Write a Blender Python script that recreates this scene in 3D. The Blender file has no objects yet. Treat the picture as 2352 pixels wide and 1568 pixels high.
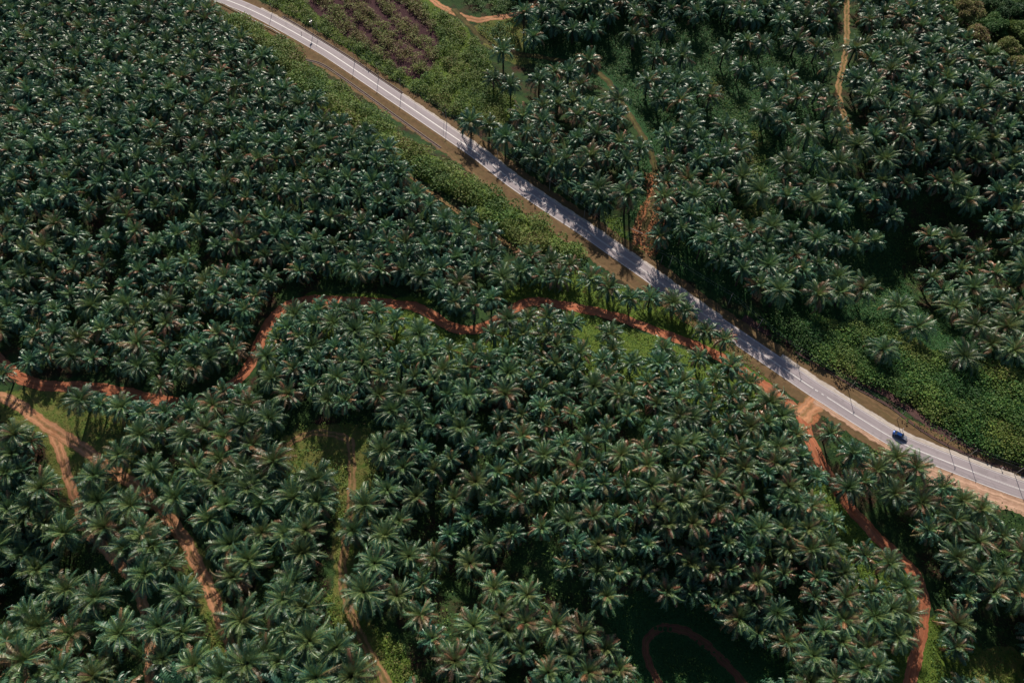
import bpy, math, random
import numpy as np
from mathutils import Vector
random.seed(7); rng = np.random.default_rng(7)
R = math.radians
scene = bpy.context.scene
COL = scene.collection

# ------------------------------------------------------------------ camera
W_PX, H_PX = 1024.0, 682.0
FOC = 775.0                      # focal length in pixels of a 1024 wide picture
CAM_H = 240.0
TILT = R(30.0)                   # away from straight down, towards +Y
cam_d = bpy.data.cameras.new("camera")
cam = bpy.data.objects.new("camera", cam_d); COL.objects.link(cam)
cam.location = (0, 0, CAM_H); cam.rotation_euler = (TILT, 0, 0)
cam_d.sensor_width = 36.0; cam_d.lens = 36.0 * FOC / W_PX
cam_d.clip_start = 1.0; cam_d.clip_end = 20000.0
scene.camera = cam
scene.render.resolution_x = 1024; scene.render.resolution_y = 682

# ------------------------------------------------------------------ light
SUN_EL = R(33.0)
world = bpy.data.worlds.new("World"); scene.world = world; world.use_nodes = True
wn = world.node_tree.nodes; wl = world.node_tree.links
bg = wn["Background"]; sky = wn.new("ShaderNodeTexSky"); sky.sky_type = 'NISHITA'
sky.sun_disc = False; sky.sun_elevation = SUN_EL; sky.sun_rotation = 0.0
wl.new(sky.outputs[0], bg.inputs[0]); bg.inputs[1].default_value = 0.05
sun_d = bpy.data.lights.new("sun", 'SUN'); sun_d.energy = 4.5; sun_d.angle = R(0.5)
sun_d.color = (1.0, 0.90, 0.76)
sun = bpy.data.objects.new("sun", sun_d); COL.objects.link(sun)
sun.rotation_euler = (-(math.pi/2 - SUN_EL), 0, 0)      # light travels towards -Y and down
scene.view_settings.view_transform = 'Standard'; scene.view_settings.look = 'None'
scene.view_settings.exposure = 0.42; scene.view_settings.gamma = 1.0

# ------------------------------------------------------------------ placing helpers
SC = 1024.0 / 2352.0             # layout notes are in a 2352 wide copy of the photograph
ct, st_ = math.cos(TILT), math.sin(TILT)

def plane_pt(F, z=0.0):
    F = np.atleast_2d(np.asarray(F, float))
    u = F[:, 0]*SC - W_PX/2; v = H_PX/2 - F[:, 1]*SC
    d = (CAM_H - z) / (ct - v/FOC*st_)
    return np.stack([u/FOC*d, d*(st_ + v/FOC*ct)], 1)

def smoothstep(a, b, x):
    t = np.clip((x-a)/(b-a), 0, 1); return t*t*(3-2*t)

ROAD_F = [(300,-90),(380,-50),(460,-22),(532,4),(588,28),(650,60),(735,108),(788,142),(898,216),(1000,285),(1100,354),
          (1176,414),(1266,476),(1341,525),(1401,567),(1483,624),(1551,674),(1641,738),(1701,778),(1764,821),
          (1826,863),(1864,889),(1899,911),(1989,968),(2071,1016),(2154,1051),(2239,1084),(2289,1103),(2352,1125),
          (2440,1150),(2560,1176)]
ROAD_G = plane_pt(ROAD_F)

def polydist(x, y, P):
    best = np.full(np.shape(x), 1e9)
    for i in range(len(P)-1):
        ax, ay = P[i]; bx, by = P[i+1]; dx, dy = bx-ax, by-ay
        t = np.clip(((x-ax)*dx + (y-ay)*dy)/(dx*dx+dy*dy), 0, 1)
        best = np.minimum(best, np.hypot(x-ax-t*dx, y-ay-t*dy))
    return best

# hills and hollows: (place in the layout copy, height in metres, radius in metres)
BUMPS = [(350,330,7,50),(700,420,5,35),(1000,420,3,22),(150,480,4,30),(250,620,-3,28),(800,600,-1.5,25),
         (850,850,4,30),(1250,850,5,30),(1560,1130,8,30),(1640,600,5,18),(1450,500,3,14),(1250,1120,3,26),(1330,1300,5,16),
         (1600,1490,-13,23),(1080,1300,-5,14),(980,1180,-3,16),(60,1370,-12,22),(20,1250,-4,20),(250,1300,2,14),(430,1130,1,20),
         (2150,520,-14,28),(1930,400,5,32),(2060,640,-6,22),(2250,620,-3,24),(2150,250,5,40),(1450,300,3,28),(1300,120,-5,26),
         (1400,160,-4,26),(2320,1480,-8,22),(2250,1300,2,18),(1200,60,2,25),(2350,400,-4,24),(2030,1180,-3,16)]
_B = [(plane_pt((a, b))[0], h, r) for a, b, h, r in BUMPS]

def hgt(x, y):
    x = np.asarray(x, float); y = np.asarray(y, float)
    z = np.zeros(np.broadcast(x, y).shape)
    for (c, h, r) in _B:
        z = z + h*np.exp(-((x-c[0])**2 + (y-c[1])**2)/(2*r*r)*1.2)
    z = z + 0.35*np.sin(x*0.21+1.3)*np.sin(y*0.17+0.4) + 0.22*np.sin(x*0.43+y*0.31)*np.cos(y*0.37-x*0.13)
    d = polydist(x, y, ROAD_G)
    return z*smoothstep(6.5, 22, d)

def ground_pt(F, extra=0.0):
    """ground point whose spot `extra` metres above shows at F in the photograph"""
    F = np.atleast_2d(np.asarray(F, float)); z = np.zeros(len(F)) + extra
    u = F[:, 0]*SC - W_PX/2; v = H_PX/2 - F[:, 1]*SC
    for _ in range(9):
        d = (CAM_H - z) / (ct - v/FOC*st_)
        x = u/FOC*d; y = d*(st_ + v/FOC*ct)
        z = 0.5*z + 0.5*(hgt(x, y) + extra)
    return np.stack([x, y, hgt(x, y)], 1)

def project(x, y, z):
    dz = CAM_H - z
    depth = y*st_ + dz*ct
    return (W_PX/2 + FOC*x/depth), (H_PX/2 - FOC*(y*ct - dz*st_)/depth), depth

def in_poly(x, y, P):
    inside = np.zeros(np.shape(x), bool); n = len(P)
    for i in range(n):
        x1, y1 = P[i]; x2, y2 = P[(i+1) % n]
        c = ((y1 > y) != (y2 > y)) & (x < (x2-x1)*(y-y1)/((y2-y1)+1e-12)+x1)
        inside ^= c
    return inside

def gpoly(F): return ground_pt(F)[:, :2]

def catmull(P, step):
    P = np.asarray(P, float); out = []
    Q = np.vstack([2*P[0]-P[1], P, 2*P[-1]-P[-2]])
    for i in range(1, len(Q)-2):
        p0, p1, p2, p3 = Q[i-1], Q[i], Q[i+1], Q[i+2]
        n = max(2, int(np.linalg.norm(p2-p1)/step))
        for k in range(n):
            t = k/n
            out.append(0.5*((2*p1)+(-p0+p2)*t+(2*p0-5*p1+4*p2-p3)*t*t+(-p0+3*p1-3*p2+p3)*t**3))
    out.append(P[-1]); return np.array(out)

# ------------------------------------------------------------------ mesh helpers
def mesh_np(name, V, faces_flat, sizes, mat, attrs=None, smooth=False, uv=None):
    me = bpy.data.meshes.new(name)
    V = np.asarray(V, np.float32); nf = len(sizes)
    me.vertices.add(len(V)); me.vertices.foreach_set("co", V.ravel())
    me.loops.add(len(faces_flat)); me.loops.foreach_set("vertex_index", np.asarray(faces_flat, np.int32))
    me.polygons.add(nf)
    starts = np.concatenate([[0], np.cumsum(sizes)[:-1]]).astype(np.int32)
    me.polygons.foreach_set("loop_start", starts)
    me.update(calc_edges=True)
    if attrs:
        for k, a in attrs.items():
            at = me.attributes.new(k, 'FLOAT', 'POINT'); at.data.foreach_set("value", np.asarray(a, np.float32))
    if uv is not None:
        l = me.uv_layers.new(name="UVMap")
        l.data.foreach_set("uv", np.asarray(uv, np.float32)[np.asarray(faces_flat)].ravel())
    if smooth: me.polygons.foreach_set("use_smooth", np.ones(nf, bool))
    if mat: me.materials.append(mat)
    me.validate(clean_customdata=False)
    return me

def obj(name, me, parent=None, **tags):
    o = bpy.data.objects.new(name, me); COL.objects.link(o)
    if parent is not None: o.parent = parent
    for k, v in tags.items(): o[k] = v
    return o

def grid_faces(nu, nv):
    i = np.arange(nu-1)[:, None]; j = np.arange(nv-1)[None, :]
    a = i*nv+j
    return np.stack([a, a+nv, a+nv+1, a+1], -1).reshape(-1, 4)

class MB:
    """collects plain shapes into one mesh"""
    def __init__(s): s.v = []; s.f = []
    def box(s, c, size, rz=0.0, top=(1, 1)):
        n = len(s.v); cx, cy, cz = c; sx, sy, sz = size; ca, sa = math.cos(rz), math.sin(rz)
        for k, (mx, my) in ((-1, (1, 1)), (1, top)):
            for a, b in ((-1, -1), (1, -1), (1, 1), (-1, 1)):
                x, y = a*sx/2*mx, b*sy/2*my
                s.v.append((cx+x*ca-y*sa, cy+x*sa+y*ca, cz+k*sz/2))
        for q in ((3, 2, 1, 0), (4, 5, 6, 7), (0, 1, 5, 4), (1, 2, 6, 5), (2, 3, 7, 6), (3, 0, 4, 7)):
            s.f.append([n+i for i in q])
        return s
    def tube(s, pts, radii, n=8, caps=True):
        pts = [Vector(p) for p in pts]; base = len(s.v); m = len(pts)
        if not hasattr(radii, '__len__'): radii = [radii]*m
        for i, p in enumerate(pts):
            t = (pts[min(i+1, m-1)] - pts[max(i-1, 0)]).normalized()
            a = t.cross(Vector((0, 0, 1)) if abs(t.z) < 0.95 else Vector((1, 0, 0))).normalized(); b = t.cross(a)
            for k in range(n):
                w = 2*math.pi*k/n; q = p + (a*math.cos(w)+b*math.sin(w))*radii[i]; s.v.append(tuple(q))
        for i in range(m-1):
            for k in range(n):
                s.f.append([base+i*n+k, base+i*n+(k+1) % n, base+(i+1)*n+(k+1) % n, base+(i+1)*n+k])
        if caps:
            s.f.append([base+k for k in reversed(range(n))]); s.f.append([base+(m-1)*n+k for k in range(n)])
        return s
    def build(s, name, mat, parent=None, smooth=False, **tags):
        me = bpy.data.meshes.new(name); me.from_pydata(s.v, [], s.f); me.materials.append(mat)
        if smooth:
            for p in me.polygons: p.use_smooth = True
        me.update(); return obj(name, me, parent, **tags)

# ------------------------------------------------------------------ materials
def new_mat(name):
    m = bpy.data.materials.new(name); m.use_nodes = True
    nt = m.node_tree; return m, nt, nt.nodes["Principled BSDF"]
def N(nt, t, **kw):
    n = nt.nodes.new(t)
    for k, v in kw.items(): setattr(n, k, v)
    return n
def noise(nt, scale, detail=4, rough=0.55, vec=None, dist=0.0):
    n = N(nt, "ShaderNodeTexNoise"); n.inputs["Scale"].default_value = scale; n.inputs["Detail"].default_value = detail
    n.inputs["Roughness"].default_value = rough; n.inputs["Distortion"].default_value = dist
    if vec is not None: nt.links.new(vec, n.inputs["Vector"])
    return n.outputs["Fac"]
def ramp(nt, fac, stops):
    r = N(nt, "ShaderNodeValToRGB"); e = r.color_ramp.elements
    while len(e) < len(stops): e.new(0.5)
    for k, (p, c) in enumerate(stops):
        e[k].position = p; e[k].color = (*c, 1)
    nt.links.new(fac, r.inputs[0]); return r.outputs[0]
def mix(nt, fac, a, b):
    m = N(nt, "ShaderNodeMix", data_type='RGBA')
    for s, v in ((0, fac), (6, a), (7, b)):
        if isinstance(v, (float, int)): m.inputs[s].default_value = v
        elif isinstance(v, tuple): m.inputs[s].default_value = (*v, 1)
        else: nt.links.new(v, m.inputs[s])
    return m.outputs[2]
def math_(nt, op, a, b=None, c=None, clamp=False):
    m = N(nt, "ShaderNodeMath", operation=op, use_clamp=clamp)
    for i, v in enumerate((a, b, c)):
        if v is None: continue
        if isinstance(v, (float, int)): m.inputs[i].default_value = v
        else: nt.links.new(v, m.inputs[i])
    return m.outputs[0]
def attr(nt, name): return N(nt, "ShaderNodeAttribute", attribute_name=name).outputs["Fac"]
def pos(nt): return N(nt, "ShaderNodeNewGeometry").outputs["Position"]
def bump(nt, bsdf, h, strength=0.5, dist=0.3):
    b = N(nt, "ShaderNodeBump"); b.inputs["Strength"].default_value = strength; b.inputs["Distance"].default_value = dist
    nt.links.new(h, b.inputs["Height"]); nt.links.new(b.outputs[0], bsdf.inputs["Normal"])

def mat_plain(name, col, rough=0.7, metal=0.0, nscale=6.0, var=0.25, spec=0.4, coat=0.0):
    m, nt, b = new_mat(name)
    f = noise(nt, nscale, 4, 0.6, pos(nt))
    a = tuple(c*(1-var) for c in col); c2 = tuple(min(1, c*(1+var)) for c in col)
    nt.links.new(ramp(nt, f, [(0.3, a), (0.7, c2)]), b.inputs["Base Color"])
    b.inputs["Roughness"].default_value = rough; b.inputs["Metallic"].default_value = metal
    b.inputs["Specular IOR Level"].default_value = spec
    b.inputs["Coat Weight"].default_value = coat
    return m

def leaf_material(name, stops, rough=0.42, spec=0.5, trans=0.22, use_pos=None):
    """foliage: colour from the 'tone' each frond or leaf carries, plus variation from plant to plant"""
    m, nt, b = new_mat(name)
    tone = attr(nt, "tone"); pv = attr(nt, "pv")
    rnd = N(nt, "ShaderNodeObjectInfo").outputs["Random"]
    col = ramp(nt, tone, stops)
    hs = N(nt, "ShaderNodeHueSaturation"); nt.links.new(col, hs.inputs["Color"])
    k = math_(nt, 'ADD', pv, rnd); k = math_(nt, 'FRACT', k)
    nt.links.new(math_(nt, 'MULTIPLY_ADD', k, 0.035, 0.4825), hs.inputs["Hue"])
    k2 = math_(nt, 'FRACT', math_(nt, 'MULTIPLY', k, 7.31))
    nt.links.new(math_(nt, 'MULTIPLY_ADD', k2, 0.55, 0.75), hs.inputs["Value"])
    c = hs.outputs[0]
    if use_pos:
        f = noise(nt, use_pos, 3, 0.5, pos(nt))
        c = mix(nt, ramp(nt, f, [(0.35, (0, 0, 0)), (0.65, (1, 1, 1))]), c, mix(nt, 0.5, c, (0.012, 0.03, 0.012)))
    nt.links.new(c, b.inputs["Base Color"])
    b.inputs["Roughness"].default_value = rough; b.inputs["Specular IOR Level"].default_value = spec
    tr = N(nt, "ShaderNodeBsdfTranslucent"); nt.links.new(c, tr.inputs["Color"])
    ms = N(nt, "ShaderNodeMixShader"); ms.inputs[0].default_value = trans
    nt.links.new(b.outputs[0], ms.inputs[1]); nt.links.new(tr.outputs[0], ms.inputs[2])
    nt.links.new(ms.outputs[0], nt.nodes["Material Output"].inputs["Surface"])
    return m

M_PALM = leaf_material("palm_frond", [(0.0, (0.022, 0.080, 0.052)), (0.35, (0.044, 0.128, 0.074)), (0.6, (0.088, 0.178, 0.068)),
                                      (0.75, (0.15, 0.18, 0.055)), (0.88, (0.17, 0.12, 0.070)), (1.0, (0.30, 0.15, 0.075))], rough=0.42, spec=0.6)
M_BUSH = leaf_material("shrub_leaf", [(0.0, (0.014, 0.065, 0.022)), (0.4, (0.048, 0.120, 0.028)), (0.75, (0.15, 0.215, 0.045)), (0.9, (0.17, 0.17, 0.055)), (1.0, (0.17, 0.12, 0.06))],
                       rough=0.6, spec=0.2, trans=0.25)
M_TRUNK = mat_plain("palm_trunk", (0.055, 0.04, 0.032), 0.9, nscale=3, var=0.4)
M_BARK = mat_plain("bark", (0.12, 0.095, 0.07), 0.9, nscale=2, var=0.35)
M_CONC = mat_plain("concrete", (0.33, 0.30, 0.28), 0.85, nscale=1.5, var=0.2)
M_DARKC = mat_plain("dark_concrete", (0.12, 0.095, 0.085), 0.9, nscale=1.5, var=0.3)  # concrete in a darker tone, for the one-sided drain kerb
M_POLE = mat_plain("weathered_pole", (0.30, 0.29, 0.27), 0.75, nscale=2, var=0.2)
M_STEEL = mat_plain("galvanised_steel", (0.55, 0.56, 0.57), 0.45, 0.6, nscale=2, var=0.12)
M_WIRE = mat_plain("wire", (0.35, 0.35, 0.35), 0.5, 0.5, nscale=2, var=0.1)
M_PAINT = mat_plain("road_paint", (0.72, 0.70, 0.70), 0.6, nscale=2.5, var=0.14)
M_BLUE = mat_plain("blue_car_paint", (0.012, 0.06, 0.26), 0.22, 0.3, nscale=1, var=0.05, spec=0.6, coat=0.8)
M_GREY = mat_plain("grey_car_paint", (0.30, 0.31, 0.36), 0.3, 0.2, nscale=1, var=0.05, spec=0.6, coat=0.5)
M_GLASS = mat_plain("car_glass", (0.012, 0.016, 0.02), 0.08, nscale=1, var=0.1, spec=0.9)
M_TYRE = mat_plain("tyre", (0.02, 0.02, 0.02), 0.85, nscale=9, var=0.2)
M_LAMP = mat_plain("lamp_lens", (0.7, 0.7, 0.68), 0.15, nscale=3, var=0.05, spec=0.7)
M_RED = mat_plain("tail_lens", (0.45, 0.02, 0.02), 0.2, nscale=3, var=0.05, spec=0.7)
M_DRYG = leaf_material("cut_frond_litter", [(0.0, (0.20, 0.12, 0.06)), (1.0, (0.42, 0.24, 0.12))], rough=0.7, spec=0.2, trans=0.1)

# ground: litter under the palms, creeping cover, dry grass and bare earth, weighted by where each grows
m, nt, b = new_mat("plantation_ground"); M_GROUND = m
P = pos(nt)
n1 = noise(nt, 0.35, 6, 0.62, P); n2 = noise(nt, 1.7, 5, 0.65, P); n3 = noise(nt, 0.06, 3, 0.5, P)
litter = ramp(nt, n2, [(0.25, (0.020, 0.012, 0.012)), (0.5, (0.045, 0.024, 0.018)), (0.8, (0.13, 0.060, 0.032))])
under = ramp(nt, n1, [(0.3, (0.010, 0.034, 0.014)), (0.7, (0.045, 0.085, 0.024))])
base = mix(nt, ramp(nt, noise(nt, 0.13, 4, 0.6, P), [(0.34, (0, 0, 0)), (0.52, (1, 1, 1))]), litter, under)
cover = mix(nt, ramp(nt, n2, [(0.3, (0, 0, 0)), (0.7, (1, 1, 1))]), (0.035, 0.085, 0.014), (0.13, 0.175, 0.030))
dry = mix(nt, ramp(nt, n1, [(0.35, (0, 0, 0)), (0.65, (1, 1, 1))]), (0.075, 0.125, 0.024), (0.17, 0.15, 0.050))
soil = mix(nt, ramp(nt, n2, [(0.3, (0, 0, 0)), (0.7, (1, 1, 1))]), (0.24, 0.085, 0.040), (0.42, 0.19, 0.095))
def weight(nt, name, lo=0.40, hi=0.60):
    a = attr(nt, name); s = math_(nt, 'ADD', a, math_(nt, 'MULTIPLY_ADD', n1, 0.9, -0.45))
    mr = N(nt, "ShaderNodeMapRange", clamp=True, interpolation_type='SMOOTHSTEP')
    mr.inputs[1].default_value = lo; mr.inputs[2].default_value = hi; nt.links.new(s, mr.inputs[0]); return mr.outputs[0]
c = mix(nt, weight(nt, "cover"), base, cover)
c = mix(nt, weight(nt, "grass"), c, dry)
c = mix(nt, weight(nt, "shade_dim"), c, mix(nt, ramp(nt, n2, [(0.3, (0, 0, 0)), (0.7, (1, 1, 1))]), (0.010, 0.040, 0.016), (0.032, 0.090, 0.028)))  # darker green cover; shade is painted into its colour
c = mix(nt, weight(nt, "soil"), c, soil)
plum = ramp(nt, n2, [(0.3, (0.034, 0.016, 0.022)), (0.7, (0.080, 0.036, 0.042))])
c = mix(nt, weight(nt, "plum"), c, plum)
nt.links.new(c, b.inputs["Base Color"]); b.inputs["Roughness"].default_value = 0.95
b.inputs["Specular IOR Level"].default_value = 0.15
bump(nt, b, n2, 0.6, 0.5)

def dirt_mat(name, a, bb, streak, grass=0.0, rough=0.95):
    m, nt, b = new_mat(name); P = pos(nt)
    uv = N(nt, "ShaderNodeUVMap").outputs[0]; sx = N(nt, "ShaderNodeSeparateXYZ"); nt.links.new(uv, sx.inputs[0])
    cx = N(nt, "ShaderNodeCombineXYZ")
    nt.links.new(math_(nt, 'MULTIPLY', sx.outputs[0], 14.0), cx.inputs[0]); nt.links.new(math_(nt, 'MULTIPLY', sx.outputs[1], 0.10), cx.inputs[1])
    st = noise(nt, 1.0, 4, 0.6, cx.outputs[0]); f = noise(nt, 0.5, 6, 0.65, P)
    c = ramp(nt, f, [(0.3, a), (0.7, bb)])
    c = mix(nt, ramp(nt, st, [(0.45, (0, 0, 0)), (0.62, (0.8, 0.8, 0.8))]), c, streak)
    rut = math_(nt, 'ABSOLUTE', math_(nt, 'SUBTRACT', math_(nt, 'ABSOLUTE', math_(nt, 'SUBTRACT', sx.outputs[0], 0.5)), 0.21))
    rut = math_(nt, 'MULTIPLY', math_(nt, 'SUBTRACT', 1.0, math_(nt, 'MULTIPLY', rut, 11.0), clamp=True), f)
    c = mix(nt, rut, c, tuple(min(0.8, q*1.35) for q in bb))
    if grass:
        mid = math_(nt, 'ABSOLUTE', math_(nt, 'SUBTRACT', sx.outputs[0], 0.5))
        g = math_(nt, 'ADD', math_(nt, 'MULTIPLY', math_(nt, 'SUBTRACT', 0.12, mid), 3.0), math_(nt, 'MULTIPLY_ADD', noise(nt, 0.8, 5, 0.6, P), 2.2, -1.25+grass), clamp=True)
        e = math_(nt, 'MULTIPLY_ADD', math_(nt, 'SUBTRACT', mid, 0.40), 7.0, math_(nt, 'MULTIPLY_ADD', f, 2.0, -1.0), clamp=True)
        c = mix(nt, math_(nt, 'MAXIMUM', g, e), c, ramp(nt, f, [(0.3, (0.07, 0.085, 0.025)), (0.7, (0.17, 0.13, 0.05))]))
    nt.links.new(c, b.inputs["Base Color"]); b.inputs["Roughness"].default_value = rough
    b.inputs["Specular IOR Level"].default_value = 0.15; bump(nt, b, f, 0.5, 0.25); return m
M_RED_EARTH = dirt_mat("red_laterite", (0.25, 0.070, 0.034), (0.38, 0.135, 0.07), (0.36, 0.18, 0.11))
M_ORANGE_EARTH = dirt_mat("orange_laterite", (0.33, 0.14, 0.065), (0.50, 0.25, 0.14), (0.40, 0.24, 0.15), grass=0.25)
M_DIM_TRACK = dirt_mat("grassed_track", (0.20, 0.12, 0.055), (0.34, 0.18, 0.10), (0.22, 0.17, 0.08), grass=0.75)
M_SHADE_GRASS_TRACK = dirt_mat("shade_dark_grassy_track", (0.035, 0.042, 0.016), (0.085, 0.065, 0.030), (0.06, 0.05, 0.024), grass=0.55)  # grassy track, its colours darkened to stand in for shade
M_SHADE_EARTH = dirt_mat("shade_dark_red_earth", (0.085, 0.034, 0.026), (0.17, 0.07, 0.045), (0.12, 0.06, 0.035), grass=0.2)  # red earth with the loop track's shade put into its colour
M_DITCH = dirt_mat("ditch_earth", (0.05, 0.028, 0.030), (0.11, 0.06, 0.05), (0.09, 0.05, 0.05))
M_VERGE = dirt_mat("verge_dry_grass", (0.095, 0.062, 0.034), (0.19, 0.118, 0.064), (0.13, 0.098, 0.046))
M_SAND = dirt_mat("sandy_shoulder", (0.36, 0.21, 0.15), (0.58, 0.38, 0.28), (0.30, 0.19, 0.12))
M_GRAVEL = dirt_mat("pale_gravel", (0.42, 0.37, 0.34), (0.60, 0.54, 0.50), (0.34, 0.27, 0.21))

m, nt, b = new_mat("worn_asphalt"); M_ASPHALT = m
uv = N(nt, "ShaderNodeUVMap").outputs[0]; sx = N(nt, "ShaderNodeSeparateXYZ"); nt.links.new(uv, sx.inputs[0])
cx = N(nt, "ShaderNodeCombineXYZ")
nt.links.new(math_(nt, 'MULTIPLY', sx.outputs[0], 11.0), cx.inputs[0]); nt.links.new(math_(nt, 'MULTIPLY', sx.outputs[1], 0.03), cx.inputs[1])
st = noise(nt, 1.0, 3, 0.55, cx.outputs[0]); P = pos(nt); f = noise(nt, 3.0, 5, 0.7, P); g = noise(nt, 0.12, 3, 0.5, P)
c = ramp(nt, st, [(0.3, (0.29, 0.25, 0.275)), (0.7, (0.43, 0.37, 0.405))])
c = mix(nt, ramp(nt, noise(nt, 0.22, 6, 0.7, P, 0.8), [(0.56, (0, 0, 0)), (0.60, (0.45, 0.45, 0.45))]), c, (0.22, 0.19, 0.20))
c = mix(nt, math_(nt, 'MULTIPLY', f, 0.35), c, (0.20, 0.18, 0.185)); c = mix(nt, math_(nt, 'MULTIPLY', g, 0.35), c, (0.36, 0.32, 0.33))
nt.links.new(c, b.inputs["Base Color"]); b.inputs["Roughness"].default_value = 0.8; b.inputs["Specular IOR Level"].default_value = 0.3

# ------------------------------------------------------------------ tracks and roads (layout)
TR_RED = [(-60,770),(0,828),(50,868),(110,885),(200,888),(290,901),(350,915),(430,925),(500,906),(556,862),(585,815),(605,765),(640,715),
          (690,692),(740,687),(800,691),(880,694),(950,703),(990,722),(1030,747),(1075,757),(1120,747),(1170,714),(1220,692),
          (1280,698),(1350,711),(1430,731),(1500,757),(1570,782),(1640,812),(1700,848),(1760,888),(1800,918),(1838,950),
          (1856,1000),(1880,1050),(1910,1102),(1950,1162),(2010,1228),(2070,1284),(2108,1332),(2122,1392),(2112,1470),(2090,1568),(2078,1630)]
TR_JUNC = [(1838,958),(1858,936),(1884,916)]
TR_LEFT = [(-60,895),(30,922),(90,965),(150,1003),(200,1035),(260,1080),(330,1128),(380,1180),(425,1240),(450,1290),(480,1350),(508,1420),(540,1500),(556,1560),(560,1620)]
TR_FORK = [(118,985),(140,1040),(155,1090),(170,1135),(190,1190),(215,1230),(250,1270),(290,1312),(320,1362),(338,1430),(346,1500),(344,1620)]
TR_MID = [(805,1005),(808,1060),(808,1120),(802,1180),(792,1260),(786,1320),(796,1380),(820,1440),(850,1500),(890,1568),(910,1630)]
TR_MIDT = [(650,1030),(690,1003),(730,992),(780,1000),(812,1015)]
TR_NE = [(1945,-60),(1945,50),(1942,120),(1926,200),(1932,245),(1955,310)]
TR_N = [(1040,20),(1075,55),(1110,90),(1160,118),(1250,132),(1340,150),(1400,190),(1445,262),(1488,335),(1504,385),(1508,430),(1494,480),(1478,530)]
TR_NN = [(940,-50),(1000,5),(1045,30),(1090,45),(1140,40),(1190,30),(1240,0)]
TR_LOOP = [(1540,1620),(1500,1540),(1482,1490),(1500,1450),(1545,1440),(1600,1462),(1655,1510),(1700,1560),(1730,1620)]
TR_PATH = [(925,388),(960,420),(1010,455),(1070,500),(1130,535),(1190,578)]
TRACKS = [(TR_RED, 4.9), (TR_JUNC, 6.0), (TR_LEFT, 4.4), (TR_FORK, 3.6), (TR_MID, 3.2), (TR_MIDT, 3.0), (TR_NE, 3.0), (TR_N, 3.0), (TR_NN, 4.0), (TR_LOOP, 3.4), (TR_PATH, 2.2)]
TRACK_G = [(catmull(ground_pt(t)[:, :2], 3.0), w) for t, w in TRACKS]
ROAD_C = catmull(ROAD_G, 1.0)

# areas (layout copy coordinates)
A_STRIP = [(380,-60),(440,-25),(520,25),(600,64),(690,122),(705,150),(770,190),(830,232),(900,290),(955,335),(1010,366),(1040,392),(1100,425),(1180,468),
           (1250,522),(1300,556),(1345,592),(1300,600),(1240,578),(1190,566),(1130,520),(1060,458),(1000,432),(945,392),(900,345),(840,310),(780,285),
           (720,240),(660,180),(590,118),(540,72),(480,35),(420,-10)]
A_FIELD = [(590,-60),(608,0),(650,26),(720,58),(800,118),(870,166),(950,206),(1010,246),(1075,286),(1150,300),(1190,240),(1150,200),(1120,120),(1075,70),(1010,15),(960,-60)]
A_ROWS = [(690,0),(740,40),(820,100),(900,150),(960,190),(1000,150),(1010,90),(985,40),(950,-20),(700,-40)]
A_VINES = [(1745,742),(1800,722),(1880,735),(1960,760),(2020,745),(2100,790),(2190,822),(2290,850),(2420,880),(2450,1095),(2352,1062),(2270,1035),(2200,996),
           (2110,938),(2060,902),(1960,868),(1880,822),(1800,768)]
A_SLIDE = [(1378,492),(1420,500),(1450,560),(1500,600),(1530,650),(1480,612),(1410,545)]
A_BOT = [(835,1440),(880,1438),(930,1500),(985,1600),(900,1600),(870,1520)]
A_BOT2 = [(742,1370),(780,1350),(800,1420),(815,1450),(770,1440)]
A_COVER = [ [(610,770),(650,722),(740,705),(880,706),(960,718),(1040,768),(1110,772),(1230,706),(1350,724),(1500,770),(1640,832),(1760,920),(1800,1000),(1700,1000),(1500,880),(1100,850),(800,830),(600,850)],
            [(1300,600),(1400,640),(1500,690),(1580,720),(1700,800),(1830,930),(1760,885),(1640,812),(1480,740),(1230,690),(1100,700)],
            [(1880,1060),(1905,1110),(1945,1170),(2005,1235),(2065,1290),(2100,1340),(2112,1400),(2095,1500),(2080,1600),(1950,1600),(1960,1400),(1900,1250),(1860,1130)],
            [(2130,1400),(2200,1440),(2260,1500),(2352,1520),(2352,1600),(2100,1600)],
            [(700,670),(1000,680),(1000,700),(700,690)],
            [(1740,700),(1900,560),(2060,560),(2110,700),(2352,820),(2352,1060),(2060,900)],
            [(1640,200),(1760,260),(1760,480),(1700,520),(1690,330)] ]
A_GRASS = [ [(0,900),(60,890),(160,900),(300,960),(330,1010),(300,1090),(420,1200),(300,1130),(200,1090),(180,1200),(120,1080),(100,1010),(0,960)],
            [(620,1060),(650,1010),(700,975),(790,970),(870,985),(870,1060),(860,1140),(846,1240),(770,1250),(772,1100),(700,1090)],
            [(770,1240),(840,1240),(840,1400),(900,1560),(860,1600),(760,1400)],
            [(2230,1500),(2300,1480),(2352,1500),(2352,1600),(2230,1600)],
            [(420,1200),(470,1260),(540,1440),(600,1600),(500,1600),(480,1440),(400,1260)],
            [(1080,60),(1180,30),(1230,90),(1300,140),(1180,150),(1120,110)] ]
A_LOOPG = [(1370,1390),(1500,1340),(1700,1400),(1800,1500),(1850,1620),(1460,1620),(1430,1480)]
A_SHADE_DIM = [(1200,130),(1240,-80),(1900,-80),(1900,300),(2000,560),(1700,700),(1500,600),(1440,480),(1480,330),(1400,200)]  # ground among the upper right palms, painted darker in place of shade
A_JUNG = [(2125,-90),(2150,50),(2235,140),(2352,185),(2520,200),(2520,-90)]
A_SOIL = [ [(1478,395),(1530,400),(1540,450),(1530,520),(1506,596),(1448,574),(1460,500),(1485,450)], [(1820,925),(1900,905),(1880,960),(1860,985)] ]
A_PLUM = [A_ROWS]
A_TMP = 0
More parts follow.
